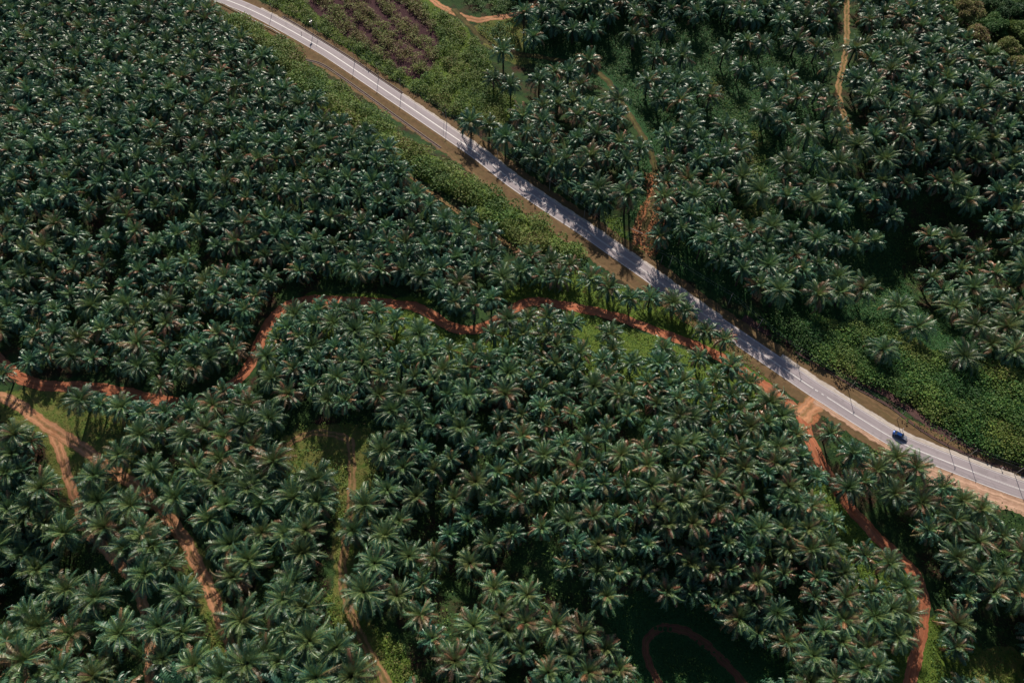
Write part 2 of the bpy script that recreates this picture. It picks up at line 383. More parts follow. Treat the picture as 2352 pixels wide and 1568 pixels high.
G_STRIP, G_FIELD, G_ROWS, G_VINES = map(gpoly, (A_STRIP, A_FIELD, A_ROWS, A_VINES))

# ------------------------------------------------------------------ ground sheet
far = np.array([40, 90, 180, 400, 900, 2000, 5000])
xs = np.concatenate([-330-far[::-1], np.arange(-330, 330.1, 1.6), 330+far])
ys = np.concatenate([-40-far[::-1], np.arange(-40, 420.1, 1.6), 420+far])
X, Y = np.meshgrid(xs, ys, indexing='ij')
def blurzone(polys, grid, k=3):
    w = np.zeros(grid[0].shape)
    for p in polys: w = np.maximum(w, in_poly(grid[0], grid[1], gpoly(p)).astype(float))
    for _ in range(k):
        w = (w + np.roll(w, 1, 0) + np.roll(w, -1, 0) + np.roll(w, 1, 1) + np.roll(w, -1, 1))/5
    return w
core = (X > -330) & (X < 330) & (Y > -40) & (Y < 420)
Z = hgt(X, Y)
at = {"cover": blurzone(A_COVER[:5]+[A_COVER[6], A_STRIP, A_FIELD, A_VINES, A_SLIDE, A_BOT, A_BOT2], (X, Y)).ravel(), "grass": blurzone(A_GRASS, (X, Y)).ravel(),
      "shade_dim": blurzone([A_COVER[5], A_LOOPG, A_SHADE_DIM], (X, Y)).ravel(), "soil": blurzone(A_SOIL, (X, Y), 2).ravel(), "plum": blurzone(A_PLUM, (X, Y), 2).ravel()}
F4 = grid_faces(len(xs), len(ys))
obj("ground", mesh_np("ground", np.stack([X, Y, Z], -1).reshape(-1, 3), F4.ravel(), np.full(len(F4), 4), M_GROUND, at, smooth=True), kind="structure")

# ------------------------------------------------------------------ ribbons
def ribbon(name, C, left, right, mat, lift, wob=0.0, seed=0, cross=5, kind="structure", wscale=1.0, endtaper=True, **tags):
    """strip along centre line C (ground x, y) between signed offsets left < right (metres; + is the upper side in the picture)"""
    r = np.random.default_rng(seed)
    T = np.gradient(C, axis=0); T /= np.linalg.norm(T, axis=1)[:, None]
    Nn = np.stack([-T[:, 1], T[:, 0]], 1)
    s = np.concatenate([[0], np.cumsum(np.linalg.norm(np.diff(C, axis=0), axis=1))])
    def wv(k):
        a = np.zeros(len(s))
        for q, am in ((0.9, .45), (2.1, .3), (4.3, .25)):
            a += am*np.sin(s*q/wscale*(0.8+0.4*r.random())*0.9 + r.random()*6.28)
        return a*wob
    L = left + wv(0); Rr = right + wv(1)
    t = np.linspace(0, 1, cross)
    off = L[:, None]*(1-t) + Rr[:, None]*t
    XY = C[:, None, :] + Nn[:, None, :]*off[..., None]
    z = hgt(XY[..., 0], XY[..., 1]) + lift
    V = np.concatenate([XY, z[..., None]], -1).reshape(-1, 3)
    UV = np.stack([np.broadcast_to(t, off.shape), np.broadcast_to(s[:, None], off.shape)], -1).reshape(-1, 2)
    F = grid_faces(len(C), cross)[:, ::-1]
    return obj(name, mesh_np(name, V, F.ravel(), np.full(len(F), 4), mat, smooth=True, uv=UV), kind=kind, **tags)

# order of layers: verge < shoulder < asphalt < paint.   the road runs left to right, so +offset is its upper side
ROADC = catmull(ROAD_G, 0.7)
HW = 3.25
def seg(C, f0, f1):
    a = plane_pt(f0)[0]; b_ = plane_pt(f1)[0]
    i = np.argmin(np.hypot(*(C-a).T)); j = np.argmin(np.hypot(*(C-b_).T)); return C[min(i, j):max(i, j)+1]
ribbon("verge", ROADC, -HW-4.2, HW+3.8, M_VERGE, 0.05, 0.5, 1, 9)
ribbon("verge", seg(ROADC, (700,120), (1500,630)), -HW-6.4, -HW-3.0, M_VERGE, 0.045, 0.8, 71, 5)
ribbon("verge", seg(ROADC, (1830,866), (2500,1160)), HW+3.0, HW+6.5, M_VERGE, 0.046, 0.5, 72, 5)
ribbon("shoulder", seg(ROADC, (1780,830), (2560,1180)), HW-0.2, HW+1.5, M_GRAVEL, 0.058, 0.25, 2)
ribbon("shoulder", seg(ROADC, (588,28), (1650,740)), HW-0.2, HW+0.7, M_GRAVEL, 0.058, 0.3, 3)
ribbon("shoulder", seg(ROADC, (1880,900), (2120,1040)), -HW-1.7, -HW+0.2, M_SAND, 0.066, 0.5, 4)
ribbon("shoulder", seg(ROADC, (2060,1010), (2560,1180)), -HW-5.5, -HW+0.2, M_SAND, 0.058, 0.6, 5)
ribbon("road", ROADC, -HW, HW, M_ASPHALT, 0.075, 0.0, 6, 7)
def line(C, off, w, name="road_marking"):
    ribbon(name, C, off-w/2, off+w/2, M_PAINT, 0.081, 0.0, 0, 2)
line(ROADC, -HW+0.22, 0.17); line(ROADC, HW-0.35, 0.13)
line(seg(ROADC, (300,-90), (1100,354)), 0.0, 0.42)
for o_ in (-0.16, 0.16): line(seg(ROADC, (1100,354), (1795,843)), o_, 0.13)
line(seg(ROADC, (1797,844), (1868,892)), 0.0, 0.32); line(seg(ROADC, (1873,895), (1879,899)), 0.0, 0.34)
line(seg(ROADC, (1885,903), (1891,907)), 0.0, 0.34); line(seg(ROADC, (1897,910), (2240,1085)), 0.0, 0.34)
for o_ in (-0.16, 0.16): line(seg(ROADC, (2242,1086), (2560,1176)), o_, 0.13)

def track(F, w, mat, lift, seed, wob=0.4, name="dirt_track"):
    C = catmull(ground_pt(F)[:, :2], 0.7); ribbon(name, C, -w/2, w/2, mat, lift, wob, seed, 7)
track(TR_PATH, 1.5, M_DIM_TRACK, 0.03, 11); track(TR_NN, 3.4, M_ORANGE_EARTH, 0.035, 12); track(TR_N, 2.6, M_SHADE_GRASS_TRACK, 0.042, 13)
track(TR_NE, 2.6, M_DIM_TRACK, 0.03, 14); track(TR_MIDT, 2.2, M_DIM_TRACK, 0.03, 15); track(TR_MID, 2.6, M_DIM_TRACK, 0.036, 16)
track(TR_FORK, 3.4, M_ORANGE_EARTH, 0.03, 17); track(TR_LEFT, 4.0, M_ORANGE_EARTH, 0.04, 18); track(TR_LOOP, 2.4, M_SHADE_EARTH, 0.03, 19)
track(TR_RED, 4.0, M_RED_EARTH, 0.045, 20, 0.35); track(TR_JUNC, 6.5, M_ORANGE_EARTH, 0.06, 21, 0.8)

# ------------------------------------------------------------------ leafy masses
def leaves(P, size, tone, normal_bias=0.9, droop=0.0):
    """one bent leaf (two triangles) at every point of P"""
    n = len(P); a = rng.random(n)*6.283; e = rng.normal(0.25, 0.45, n)
    d = np.stack([np.cos(a)*np.cos(e), np.sin(a)*np.cos(e), np.sin(e)], 1)
    sd = np.stack([-np.sin(a), np.cos(a), rng.normal(0, 0.35, n)], 1); sd /= np.linalg.norm(sd, axis=1)[:, None]
    L = (size*(0.6+0.8*rng.random(n)))[:, None]; Wd = L*0.32
    tip = P + d*L; tip[:, 2] -= droop*L[:, 0]
    v = np.stack([P, P+d*L*0.5+sd*Wd, tip, P+d*L*0.5-sd*Wd], 1).reshape(-1, 3)
    b0 = np.arange(n)[:, None]*4
    f = (b0 + np.array([[0, 1, 2, 3]])).ravel()
    return v, f, np.full(n, 4), np.repeat(tone, 4)

def sample_poly(G, n):
    lo = G.min(0); hi = G.max(0); out = np.zeros((0, 2))
    while len(out) < n:
        q = lo + rng.random((n*2, 2))*(hi-lo); q = q[in_poly(q[:, 0], q[:, 1], G)]; out = np.vstack([out, q])
    return out[:n]
def area(G): x, y = G.T; return abs(np.dot(x, np.roll(y, 1))-np.dot(y, np.roll(x, 1)))/2

def clear_of_tracks(q, pad):
    ok = polydist(q[:, 0], q[:, 1], ROAD_C[::6]) > 3.4+pad
    for C, w in TRACK_G: ok &= polydist(q[:, 0], q[:, 1], C) > w/2+pad*0.6
    return ok

def thicket(name, F, dens, rmin, rmax, hfac, lf, per, tone_fn, road_pad=3.2, mask=None, label=None, cat=None):
    G = gpoly(F); n = int(area(G)*dens); c = sample_poly(G, n); c = c[clear_of_tracks(c, road_pad)]
    if mask is not None: c = c[mask(c)]
    r = rmin + (rmax-rmin)*rng.random(len(c))**1.6; k = np.maximum(8, (per*r*r)).astype(int); idx = np.repeat(np.arange(len(c)), k)
    m_ = len(idx); ph = rng.random(m_)*6.283; cz = rng.random(m_)**0.8; rr = np.sqrt(np.maximum(0, 1-cz*cz))
    sh = 0.72+0.33*rng.random(m_)
    P = np.stack([c[idx, 0]+r[idx]*rr*np.cos(ph)*sh, c[idx, 1]+r[idx]*rr*np.sin(ph)*sh, r[idx]*hfac*cz*sh], 1)
    lift = (rng.random(len(c))*0.5*r)[idx]
    P[:, 2] += hgt(P[:, 0], P[:, 1]) + lift - 0.1
    base_t = tone_fn(c)[idx]; tone = np.clip(base_t + rng.normal(0, 0.11, m_), 0, 1)
    v, f, s, t = leaves(P, lf, tone)
    pv = np.repeat(rng.random(len(c))[idx], 4)
    o = obj(name, mesh_np(name, v, f, s, M_BUSH, {"tone": t, "pv": pv}), kind="stuff", label=label, category=cat)
    return o

def wavy(c, k=0.05, s=0.0): return 0.5+0.5*np.sin(c[:, 0]*k*1.7+c[:, 1]*k+s)*np.cos(c[:, 1]*k*1.4-c[:, 0]*k*0.6+s*2)
thicket("shrub_thicket", A_STRIP, 0.20, 1.3, 4.3, 0.95, 0.75, 11, lambda c: 0.45+0.40*wavy(c, 0.09), label="lush olive green shrubs filling the strip below the paved road", cat="shrubs")
# scrubby field: shrubs stand in slanting rows with plum coloured earth between
def rowmask(c):
    q = in_poly(c[:, 0], c[:, 1], G_ROWS); w = np.sin((c[:, 0]*0.80+c[:, 1]*0.60)*0.62+1.2*np.sin(c[:, 0]*0.05)+0.8*np.sin(c[:, 1]*0.07))
    return (~q) | (w > -0.75+0.6*rng.random(len(c)))
def fieldtone(c):
    q = in_poly(c[:, 0], c[:, 1], G_ROWS); return np.where(q, 0.80+0.2*wavy(c, 0.12, 2.0), 0.48+0.34*wavy(c, 0.1))
thicket("scrub", A_FIELD, 0.36, 0.9, 2.7, 0.85, 0.6, 13, fieldtone, mask=rowmask, label="brownish green scrub in slanting rows above the paved road", cat="scrub")
thicket("vine_thicket", A_VINES, 0.26, 1.6, 5.0, 0.5, 0.68, 14, lambda c: 0.26+0.50*wavy(c, 0.10, 1.0)**1.5, road_pad=6.5, label="dark green vine covered thicket right of the blue car", cat="thicket")
thicket("jungle_undergrowth", A_JUNG, 0.14, 1.8, 4.5, 1.0, 0.8, 8, lambda c: 0.15+0.5*wavy(c, 0.08, 1.0), label="dark mixed undergrowth among the jungle trees, top right corner", cat="undergrowth")
thicket("roadside_scrub", A_SLIDE, 0.3, 0.8, 1.9, 0.9, 0.5, 13, lambda c: 0.35+0.3*wavy(c, 0.2), road_pad=2.2, label="bright green scrub between the paved road and orange cut", cat="scrub")
thicket("yellow_scrub", A_BOT, 0.4, 0.8, 1.7, 0.8, 0.5, 14, lambda c: 0.7+0.1*wavy(c, 0.2), road_pad=0.5, label="yellow green scrub beside the grassy track at the bottom edge", cat="scrub")
thicket("yellow_scrub", A_BOT2, 0.4, 0.8, 1.7, 0.8, 0.5, 14, lambda c: 0.68+0.1*wavy(c, 0.2), road_pad=0.3, label="yellow green scrub left of the grassy middle track", cat="scrub")

for p_, lab_ in (([(772,1060),(800,1035),(800,1215),(776,1190)], "left of the grassy middle track"), ([(846,985),(885,985),(890,1110),(866,1130),(850,1040)], "right of the grassy middle track"),
               ([(150,905),(260,915),(330,960),(300,960),(160,925)], "between the red road and the left orange track"), ([(640,1005),(700,965),(760,975),(850,970),(800,985),(700,985)], "above the short side track"),
               ([(205,1180),(228,1250),(300,1340),(280,1345),(215,1270),(190,1200)], "left of the forked track"), ([(470,1330),(500,1450),(540,1600),(510,1600),(480,1460)], "left of the lower end of the orange track")):
    thicket("yellow_scrub", p_, 0.35, 0.6, 1.7, 0.8, 0.5, 14, lambda c: 0.55+0.25*wavy(c, 0.2), road_pad=0.3, label="yellow green scrub "+lab_, cat="scrub")
for p_, d_, t0_, lab_ in (([(1062,-70),(1185,-70),(1188,22),(1105,36),(1066,12)], 0.28, 0.30, "dark green scrub above the fork of the top track"), ([(1095,62),(1180,48),(1192,98),(1150,112),(1120,104)], 0.25, 0.25, "dark green scrub below the fork of the top track"),
               ([(1725,300),(1760,330),(1748,400),(1765,500),(1700,520),(1692,440),(1712,380)], 0.30, 0.62, "yellow green scrub in the long gap among the upper palms"), ([(1618,178),(1665,182),(1664,218),(1640,230)], 0.4, 0.62, "small yellow green bush clump among the upper palms"),
               ([(1080,90),(1120,112),(1130,180),(1170,230),(1150,260),(1090,200)], 0.28, 0.42, "green scrub left of the first tall palms, top centre")):
    thicket("scrub", p_, d_, 0.8, 2.4, 0.85, 0.6, 13, lambda c: t0_+0.25*wavy(c, 0.2), road_pad=1.2, label=lab_, cat="scrub")
# ground cover: small leaves over the creeper and grass areas
def cover_leaves(name, polys, dens, size, tone0, tone1, zmax, label, pad=0.3):
    P = []
    for p in polys:
        G = gpoly(p); q = sample_poly(G, int(area(G)*dens)); q = q[clear_of_tracks(q, pad)]; P.append(q)
    q = np.vstack(P); n = len(q)
    hump = (0.5+0.5*np.sin(q[:, 0]*1.1+np.sin(q[:, 1]*0.7)*2)*np.sin(q[:, 1]*1.3+np.sin(q[:, 0]*0.5)*2))
    z = hgt(q[:, 0], q[:, 1]) + zmax*hump*(0.4+0.6*rng.random(n))
    tone = np.clip(tone0 + (tone1-tone0)*(0.6*hump+0.4*rng.random(n)), 0, 1)
    v, f, s, t = leaves(np.stack([q[:, 0], q[:, 1], z], 1), size, tone)
    obj(name, mesh_np(name, v, f, s, M_BUSH, {"tone": t, "pv": np.repeat(0.3+0.4*hump, 4)}), kind="stuff", label=label, category="ground cover")
cover_leaves("creeping_cover", A_COVER[:4], 4.5, 0.42, 0.42, 0.86, 0.8, "yellow green creepers covering the ground beside the red track")
cover_leaves("creeping_cover", [A_LOOPG], 4.0, 0.42, 0.0, 0.4, 0.6, "dark green creepers around the shaded loop track at the bottom")
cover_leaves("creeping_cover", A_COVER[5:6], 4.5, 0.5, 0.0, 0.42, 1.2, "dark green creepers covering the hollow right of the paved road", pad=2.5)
cover_leaves("yellow_creepers", A_COVER[6:], 3.5, 0.5, 0.35, 0.75, 1.0, "yellow green creepers in the long gap among the upper palms", pad=2.5)
cover_leaves("short_grass", A_GRASS, 4.0, 0.30, 0.35, 0.80, 0.3, "short olive grass on the clearings beside the tracks")
und = [[(-60,500),(1100,500),(1150,660),(700,660),(560,850),(0,840)], [(0,960),(2352,960),(2352,1650),(-50,1650)], [(1200,0),(2352,0),(2352,800),(1500,600)]]
cover_leaves("undergrowth", [A_SHADE_DIM], 3.0, 0.6, 0.0, 0.35, 1.3, "weeds darkened for shade covering the ground among the upper right palms", pad=1.5)  # leaf tones kept dark to paint shade over this ground
cover_leaves("undergrowth", und, 1.3, 0.6, 0.1, 0.75, 1.3, "low dark undergrowth between the palm trunks", pad=4.2)
# cut fronds on the orange slip
q = sample_poly(gpoly(A_SOIL[0]), 900); Pq = np.stack([q[:, 0], q[:, 1], hgt(q[:, 0], q[:, 1])+0.15*rng.random(len(q))], 1)
v, f, s, t = leaves(Pq, 0.9, rng.random(len(q)))
obj("dead_frond_litter", mesh_np("dead_frond_litter", v, f, s, M_DRYG, {"tone": t, "pv": t*0+0.5}), kind="stuff", label="orange brown heap of dead fronds at the end of the upper track", category="debris")

# ------------------------------------------------------------------ oil palms
def palm_geometry(seed, nfr, nleaf, dry, lush, R0=6.5, rach=True, wf=0.27):
    r = np.random.default_rng(seed); V = []; T = []; F = []; nv = 0
    ga = 2.39996
    for i in range(nfr):
        q = (i+0.5)/nfr                        # 0 = spear leaf, 1 = oldest
        az = i*ga + r.normal(0, 0.22)
        e0 = R(84 - 98*q**0.9 + r.normal(0, 7)); bend = R(34 + 58*min(1, q*1.8) - 16*q + r.normal(0, 11))
        L = R0*(0.62+0.38*min(1, q*2.2))*(0.80+0.28*r.random())
        ns = nleaf; t = (np.arange(ns+1))/ns
        el = e0 - bend*t**(1.2+0.9*r.random())
        ds = L/ns
        rr = 0.25+np.concatenate([[0], np.cumsum(np.cos(el[:-1])*ds)]); zz = np.concatenate([[0], np.cumsum(np.sin(el[:-1])*ds)])
        ca, sa = math.cos(az), math.sin(az); tw = r.normal(0, 0.05)
        azs = az + tw*t*3
        azs = azs + r.normal(0, 0.10)*t**2*2
        C = np.stack([rr*np.cos(azs), rr*np.sin(azs), zz+0.2], 1)
        Td = np.stack([np.cos(el)*ca, np.cos(el)*sa, np.sin(el)], 1)
        S = np.array([-sa, ca, 0.0])
        S0 = S; roll = r.normal(0, 0.42); S = S*math.cos(roll) + np.array([0, 0, 1.0])*math.sin(roll)
        U = np.cross(Td, np.tile(S, (ns+1, 1)))*-1.0; U *= np.sign(U[:, 2:3]+1e-9)
        if r.random() < dry*(0.25+1.3*q): tone = 0.84+0.16*r.random()
        elif q < 0.16: tone = 0.5+0.2*r.random()*lush+0.1
        else: tone = np.clip(0.05+0.5*r.random()+lush*0.12, 0, 0.66)
        if rach:
            wd = 0.11*(1-0.8*t)+0.02
            A = C-S*wd[:, None]; B = C+S*wd[:, None]; up = U*0.05
            pts = np.stack([A+up, B+up], 1).reshape(-1, 3); k = np.arange(0, ns, 1)*2
            F.append(np.stack([k, k+1, k+3, k+2], 1)+nv); V.append(pts); T.append(np.full(len(pts), max(tone, 0.70) if tone < 0.8 else tone)); nv += len(pts)
        for side in (-1, 1):
            j = np.arange(1, ns); tt = t[j] + r.normal(0, 0.006, len(j))
            prof = np.clip(0.35+2.2*tt, 0, 1)*(1-np.clip(tt-0.72, 0, 1)*1.7)*(0.8+0.4*r.random(len(j)))
            ll = (0.86*prof*(0.85+0.3*r.random(len(j))))[:, None]*(R0/5.6)
            drp = 0.40+0.25*q + r.normal(0, 0.30, len(j))
            d = S*side*0.84 + Td[j]*(0.50-0.12*tt[:, None]) - U[j]*drp[:, None]*0.6; d[:, 2] -= 0.15
            d /= np.linalg.norm(d, axis=1)[:, None]
            w = (ds*wf*(0.8+0.4*r.random(len(j))))[:, None]
            p0 = C[j]; a0 = p0-Td[j]*w; a1 = p0+Td[j]*w
            m1 = p0+d*ll*0.55+U[j]*0.05
            tip = p0+d*ll; tip[:, 2] -= ll[:, 0]*0.12
            pts = np.stack([a0, m1-Td[j]*w*0.9, tip, m1+Td[j]*w*0.9, a1], 1)
            k = np.arange(len(j))[:, None]*5
            # two quads per leaflet would be finer, one pentagon keeps it light
            V.append(pts.reshape(-1, 3)); F.append(((k+np.array([[0, 1, 2, 3]]))+nv)); F.append(((k+np.array([[0, 3, 4, 4]]))[:, :3+0]+nv))
            tn = np.clip(tone + r.normal(0, 0.05, len(j)), 0, 1) if tone < 0.7 else np.full(len(j), tone)
            T.append(np.repeat(tn, 5)); nv += len(pts)*5
    V = np.vstack(V); T = np.concatenate(T)
    quads = np.vstack([x for x in F if x.shape[1] == 4]); tris = [x for x in F if x.shape[1] == 3]
    flat = quads.ravel(); sizes = np.full(len(quads), 4)
    if tris:
        tr = np.vstack(tris); flat = np.concatenate([flat, tr.ravel()]); sizes = np.concatenate([sizes, np.full(len(tr), 3)])
    return V, flat, sizes, T

def trunk_geometry(h, seed):
    r = np.random.default_rng(seed); n = 8; zs = np.array([-1.0, 0.1, h*0.3, h*0.7, h*0.93, h+0.25]); rad = [0.42, 0.40, 0.33, 0.36, 0.55, 0.2]
    V = []
    for z, a in zip(zs, rad):
        for k in range(n):
            w = k/n*6.283; q = a*(1+0.12*r.standard_normal()); V.append((q*math.cos(w), q*math.sin(w), z))
    F = []
    for i in range(len(zs)-1):
        for k in range(n): F.append((i*n+k, i*n+(k+1) % n, (i+1)*n+(k+1) % n, (i+1)*n+k))
    return np.array(V), np.array(F)

# crowns noted from the photograph: tile column, tile row, (x, y) in tenths of a 4x enlarged tile
TILES = {
(0,0): "17,17 36,17 55,12 3,25 22,27 50,33 64,16 81,13 106,12 28,36 52,45 27,49 74,26 90,22 111,22 138,14 152,8 150,20 171,25 188,18 143,31 164,32 82,39 98,34 116,36 143,45 165,49 191,40 208,31 214,46 119,62 86,50 72,53 100,45 21,60 49,71 68,65 12,68 91,60 192,54 203,68 150,60 228,54 228,66 188,76 147,72 168,72 172,87 201,86 217,80 226,95 39,79 65,82 85,74 108,79 55,89 27,85 70,95 93,99 44,99 12,97 141,93 157,101 123,103 175,101 197,106 213,113 31,114 56,107 71,119 84,112 107,113 122,115 25,125 140,118 181,115 164,126 186,129 217,128 127,131 104,125 45,130 62,137 9,138 31,137 148,135 109,140 178,138 199,137 149,150 169,150 187,148 128,145 95,150 73,152 20,152 40,155 218,150",
(1,0): "227,47 218,72 234,78 197,112 214,115 229,126 16,70 24,98 9,110 43,110 62,112 77,116 32,122 52,125 69,129 87,127 105,135 3,132 32,142 76,142 20,147 92,147 110,148 127,152 58,150",
(2,0): "11,12 28,11 46,10 90,13 38,23 20,34 56,27 74,27 117,15 139,26 112,33 170,12 209,15 195,5 131,52 156,53 195,47 215,38 230,40 210,62 70,56 2,76 25,73 39,66 52,66 63,78 41,83 97,92 125,75 139,67 152,76 173,76 182,88 135,90 155,92 165,106 56,93 42,96 28,98 10,107 28,112 60,106 72,101 83,107 95,108 14,121 38,122 60,127 78,123 99,131 118,136 143,125 162,118 160,132 175,128 195,118 210,122 31,133 8,136 22,146 37,152 50,146 72,145 88,145 106,147 63,154 145,150 170,147 195,144 210,138 234,75 233,103 222,17",
(3,0): "34,15 93,19 12,20 48,22 26,38 45,45 80,45 56,62 95,56 107,35 130,50 112,65 132,75 150,80 82,73 17,73 45,85 8,93 28,90 94,88 56,98 132,92 155,95 110,100 15,113 39,122 65,117 103,112 122,123 155,128 180,68 225,80 175,98 220,118 19,150 44,145 64,148 82,135 109,147 136,140 190,148 170,118 195,100 148,62 165,50 200,80 120,15 140,25 205,62 130,8 150,40 190,130 200,55",
(1,1): "8,12 24,8 46,8 64,6 38,20 19,20 58,22 74,22 95,24 112,30 120,18 107,10 135,32 147,22 160,32 173,44 195,42 216,56 132,4 54,37 69,42 85,41 98,48 121,52 143,52 165,55 185,58 200,69 217,72 18,60 36,62 55,64 72,68 88,55 104,64 121,66 137,66 156,68 170,68 29,75 47,76 89,74 106,77 124,76 140,78 184,80 159,86 201,88 216,84 9,78 40,92 64,84 80,86 95,90 114,91 135,91 152,98 170,90 188,102 226,98 168,108 182,120 200,123 216,118 12,100 0,115 10,45 25,44 40,46 37,132 58,128 74,127 90,129 111,130 128,138 53,140 71,140 91,145 110,152 148,150 30,144 218,150 234,136 20,154 40,152",
(2,1): "36,3 51,9 82,14 66,18 82,28 110,8 106,22 140,24 142,10 160,8 155,20 168,25 190,8 210,6 192,25 143,40 163,40 136,60 157,53 175,65 183,54 200,48 200,63 218,55 190,79 216,74 212,90 227,104 234,66 230,20 16,78 8,92 26,96 42,98 54,86 72,99 89,108 108,117 127,117 148,122 160,128 178,147 35,84 195,155 15,135 33,135 53,140 32,150 90,150 3,140 10,150 45,152",
(3,1): "18,5 33,12 17,23 39,27 55,13 64,36 80,18 97,27 105,10 112,42 126,13 3,53 21,56 42,62 60,68 79,66 97,64 4,70 25,77 46,86 63,98 31,92 18,94 3,88 10,108 43,113 68,113 87,109 155,10 172,12 185,27 212,20 225,18 148,60 172,62 158,73 193,75 226,68 209,47 225,38 176,90 208,94 150,98 235,88 161,110 189,110 121,125 212,120 174,125 137,144 190,140 220,145 230,130",
(0,2): "28,18 45,10 86,15 113,20 127,25 162,22 195,15 215,8 177,25 148,40 3,30 74,55 93,58 112,62 131,66 152,64 175,62 196,58 220,48 205,45 228,58 130,87 150,82 187,80 170,88 205,90 222,75 14,86 28,92 11,102 111,104 142,118 205,108 232,96 20,118 39,135 88,125 91,145 180,115 185,128 163,141 200,130 207,147 120,152 222,120 228,135 10,152 30,150 65,14 5,120",
(1,2): "10,13 28,12 57,18 50,5 73,5 80,18 98,20 115,14 98,8 140,8 132,18 163,6 155,14 178,8 201,10 173,25 195,23 213,19 231,12 35,25 16,35 28,50 52,40 75,34 93,38 66,54 83,54 111,50 115,32 134,48 146,32 165,36 176,48 195,50 215,48 216,30 195,36 232,28 12,70 128,64 149,60 180,67 162,76 190,80 224,72 133,82 117,98 153,100 179,107 200,95 222,95 135,116 163,118 204,128 223,120 121,134 148,142 183,145 217,148 100,152 17,110 57,125 35,144 58,148 5,148 0,95 5,125 230,50",
(2,2): "17,8 41,4 62,10 92,8 83,17 110,20 139,6 135,20 148,20 171,15 195,6 201,23 187,34 218,38 16,22 40,20 58,25 17,33 28,43 46,48 75,40 88,32 99,33 125,38 110,50 95,50 133,57 152,52 145,40 158,36 173,47 202,50 27,60 55,66 74,58 107,68 9,67 33,77 87,80 69,92 135,80 152,70 165,70 181,62 210,63 236,57 200,75 185,88 220,78 10,87 47,95 153,95 166,92 102,104 122,100 191,104 210,100 225,98 234,74 7,112 27,105 58,113 79,110 125,115 160,112 188,126 212,118 234,120 41,132 64,135 23,138 84,130 105,133 127,132 150,131 177,142 212,142 4,145 134,150 155,148 117,155 190,154",
(3,2): "3,52 12,66 26,85 9,98 30,104 2,85 14,110 44,124 3,110 20,130 8,125 57,84 78,102 120,108 100,118 138,118 88,128 118,140 142,148 160,134 177,148 40,148 10,145 26,148 180,15 206,3 228,8 106,7 198,155 72,132",
(0,3): "25,8 40,10 57,20 2,30 20,40 36,52 48,68 62,72 88,80 25,95 36,102 65,112 10,118 26,133 57,147 108,112 145,104 170,110 152,132 178,140 98,12 118,4 130,20 117,32 140,30 155,48 133,55 167,75 192,8 211,28 230,42 215,58 222,100 226,136 85,152 205,150",
(1,3): "6,18 28,20 44,14 90,17 42,38 35,60 28,82 44,90 28,110 48,119 76,122 22,137 58,150 90,148 108,2 134,7 118,24 107,45 140,40 165,40 178,20 195,8 217,28 198,45 222,70 153,65 101,74 131,78 152,94 200,106 227,92 162,115 181,137 211,136 230,110 207,152 2,45 235,20 5,130",
(2,3): "7,22 27,14 50,8 58,29 78,27 75,5 97,4 119,8 102,29 124,29 142,10 143,38 163,45 165,12 183,12 173,30 197,27 204,8 217,32 183,52 200,52 226,15 224,60 48,50 56,58 77,55 98,54 121,58 140,70 165,72 188,83 200,72 222,80 85,76 14,77 10,102 41,103 66,112 84,125 52,130 9,128 31,145 68,148 98,145 209,95 226,110",
(3,3): "16,16 39,14 60,9 19,35 42,35 58,30 14,56 44,60 68,54 42,77 70,77 9,89 32,89 70,100 49,107 19,119 42,131 67,121 96,98 95,72 114,88 123,67 109,47 89,39 93,123 119,116 128,95 84,140 103,142 35,154 147,16 172,9 170,39 191,28 215,21 189,54 182,75 217,58 208,72 229,75 173,102 173,123 233,35 233,53 61,154",
}
pts = []
for (i, j), s in TILES.items():
    for w in s.split():
        a, b_ = w.split(","); pts.append((588*i+float(a)*2.5, 392*j+float(b_)*2.5))
crowns = np.array(pts)
th = 5.2 + 1.8*rng.random(len(crowns))
th = th + np.where((crowns[:, 0] > 1150) & (crowns[:, 1] < 760) & (crowns[:, 1] < (crowns[:, 0]-900)*0.62+120), 1.8, 0)
th = th + np.where((crowns[:, 0] > 1860) & (crowns[:, 1] > 1000), 2.2, 0)
dr_ = polydist(*plane_pt(crowns, 7.0).T, ROAD_G)
th = th + np.where((dr_ < 27) & (crowns[:, 0] > 1380) & (crowns[:, 0] < 1800) & (crowns[:, 1] < (crowns[:, 0]-900)*0.62+200), 3.0, 0)
G0 = ground_pt(crowns, th)          # ground_pt with per palm height
# drop near doubles
keep = []
for k in range(len(G0)):
    if all((G0[k, 0]-G0[q, 0])**2+(G0[k, 1]-G0[q, 1])**2 > 4.2**2 for q in keep): keep.append(k)
P0 = [(G0[k, 0], G0[k, 1], th[k]) for k in keep]
n_listed = len(P0)
# more of the plantation: dense blocks too far to count one by one, and what lies just outside the picture
FILL = [ [(-200,-150),(360,-150),(430,10),(520,70),(580,125),(650,190),(720,250),(790,296),(850,325),(905,365),(945,410),(1000,445),(1060,480),(1120,530),(1140,640),(1000,650),(700,655),(640,690),(585,760),(540,850),(430,890),(300,870),(100,850),(40,790),(-60,740),(-300,700)],
         [(1960,-140),(2130,-140),(2150,60),(2240,150),(2352,190),(2700,150),(2700,420),(2352,420),(2150,380),(2000,400),(1960,300),(1955,100)],
         [(1190,-140),(1920,-140),(1920,60),(1780,60),(1600,50),(1190,30)],
         [(2352,400),(2700,300),(2700,860),(2352,820)], [(-420,780),(-70,800),(-60,1700),(-300,1700)], [(-100,1590),(1440,1590),(1440,1780),(-100,1780)],
         [(1760,1590),(2500,1590),(2500,1780),(1760,1780)], [(2370,1180),(2600,1220),(2600,1700),(2370,1700)] ]
cell = {}
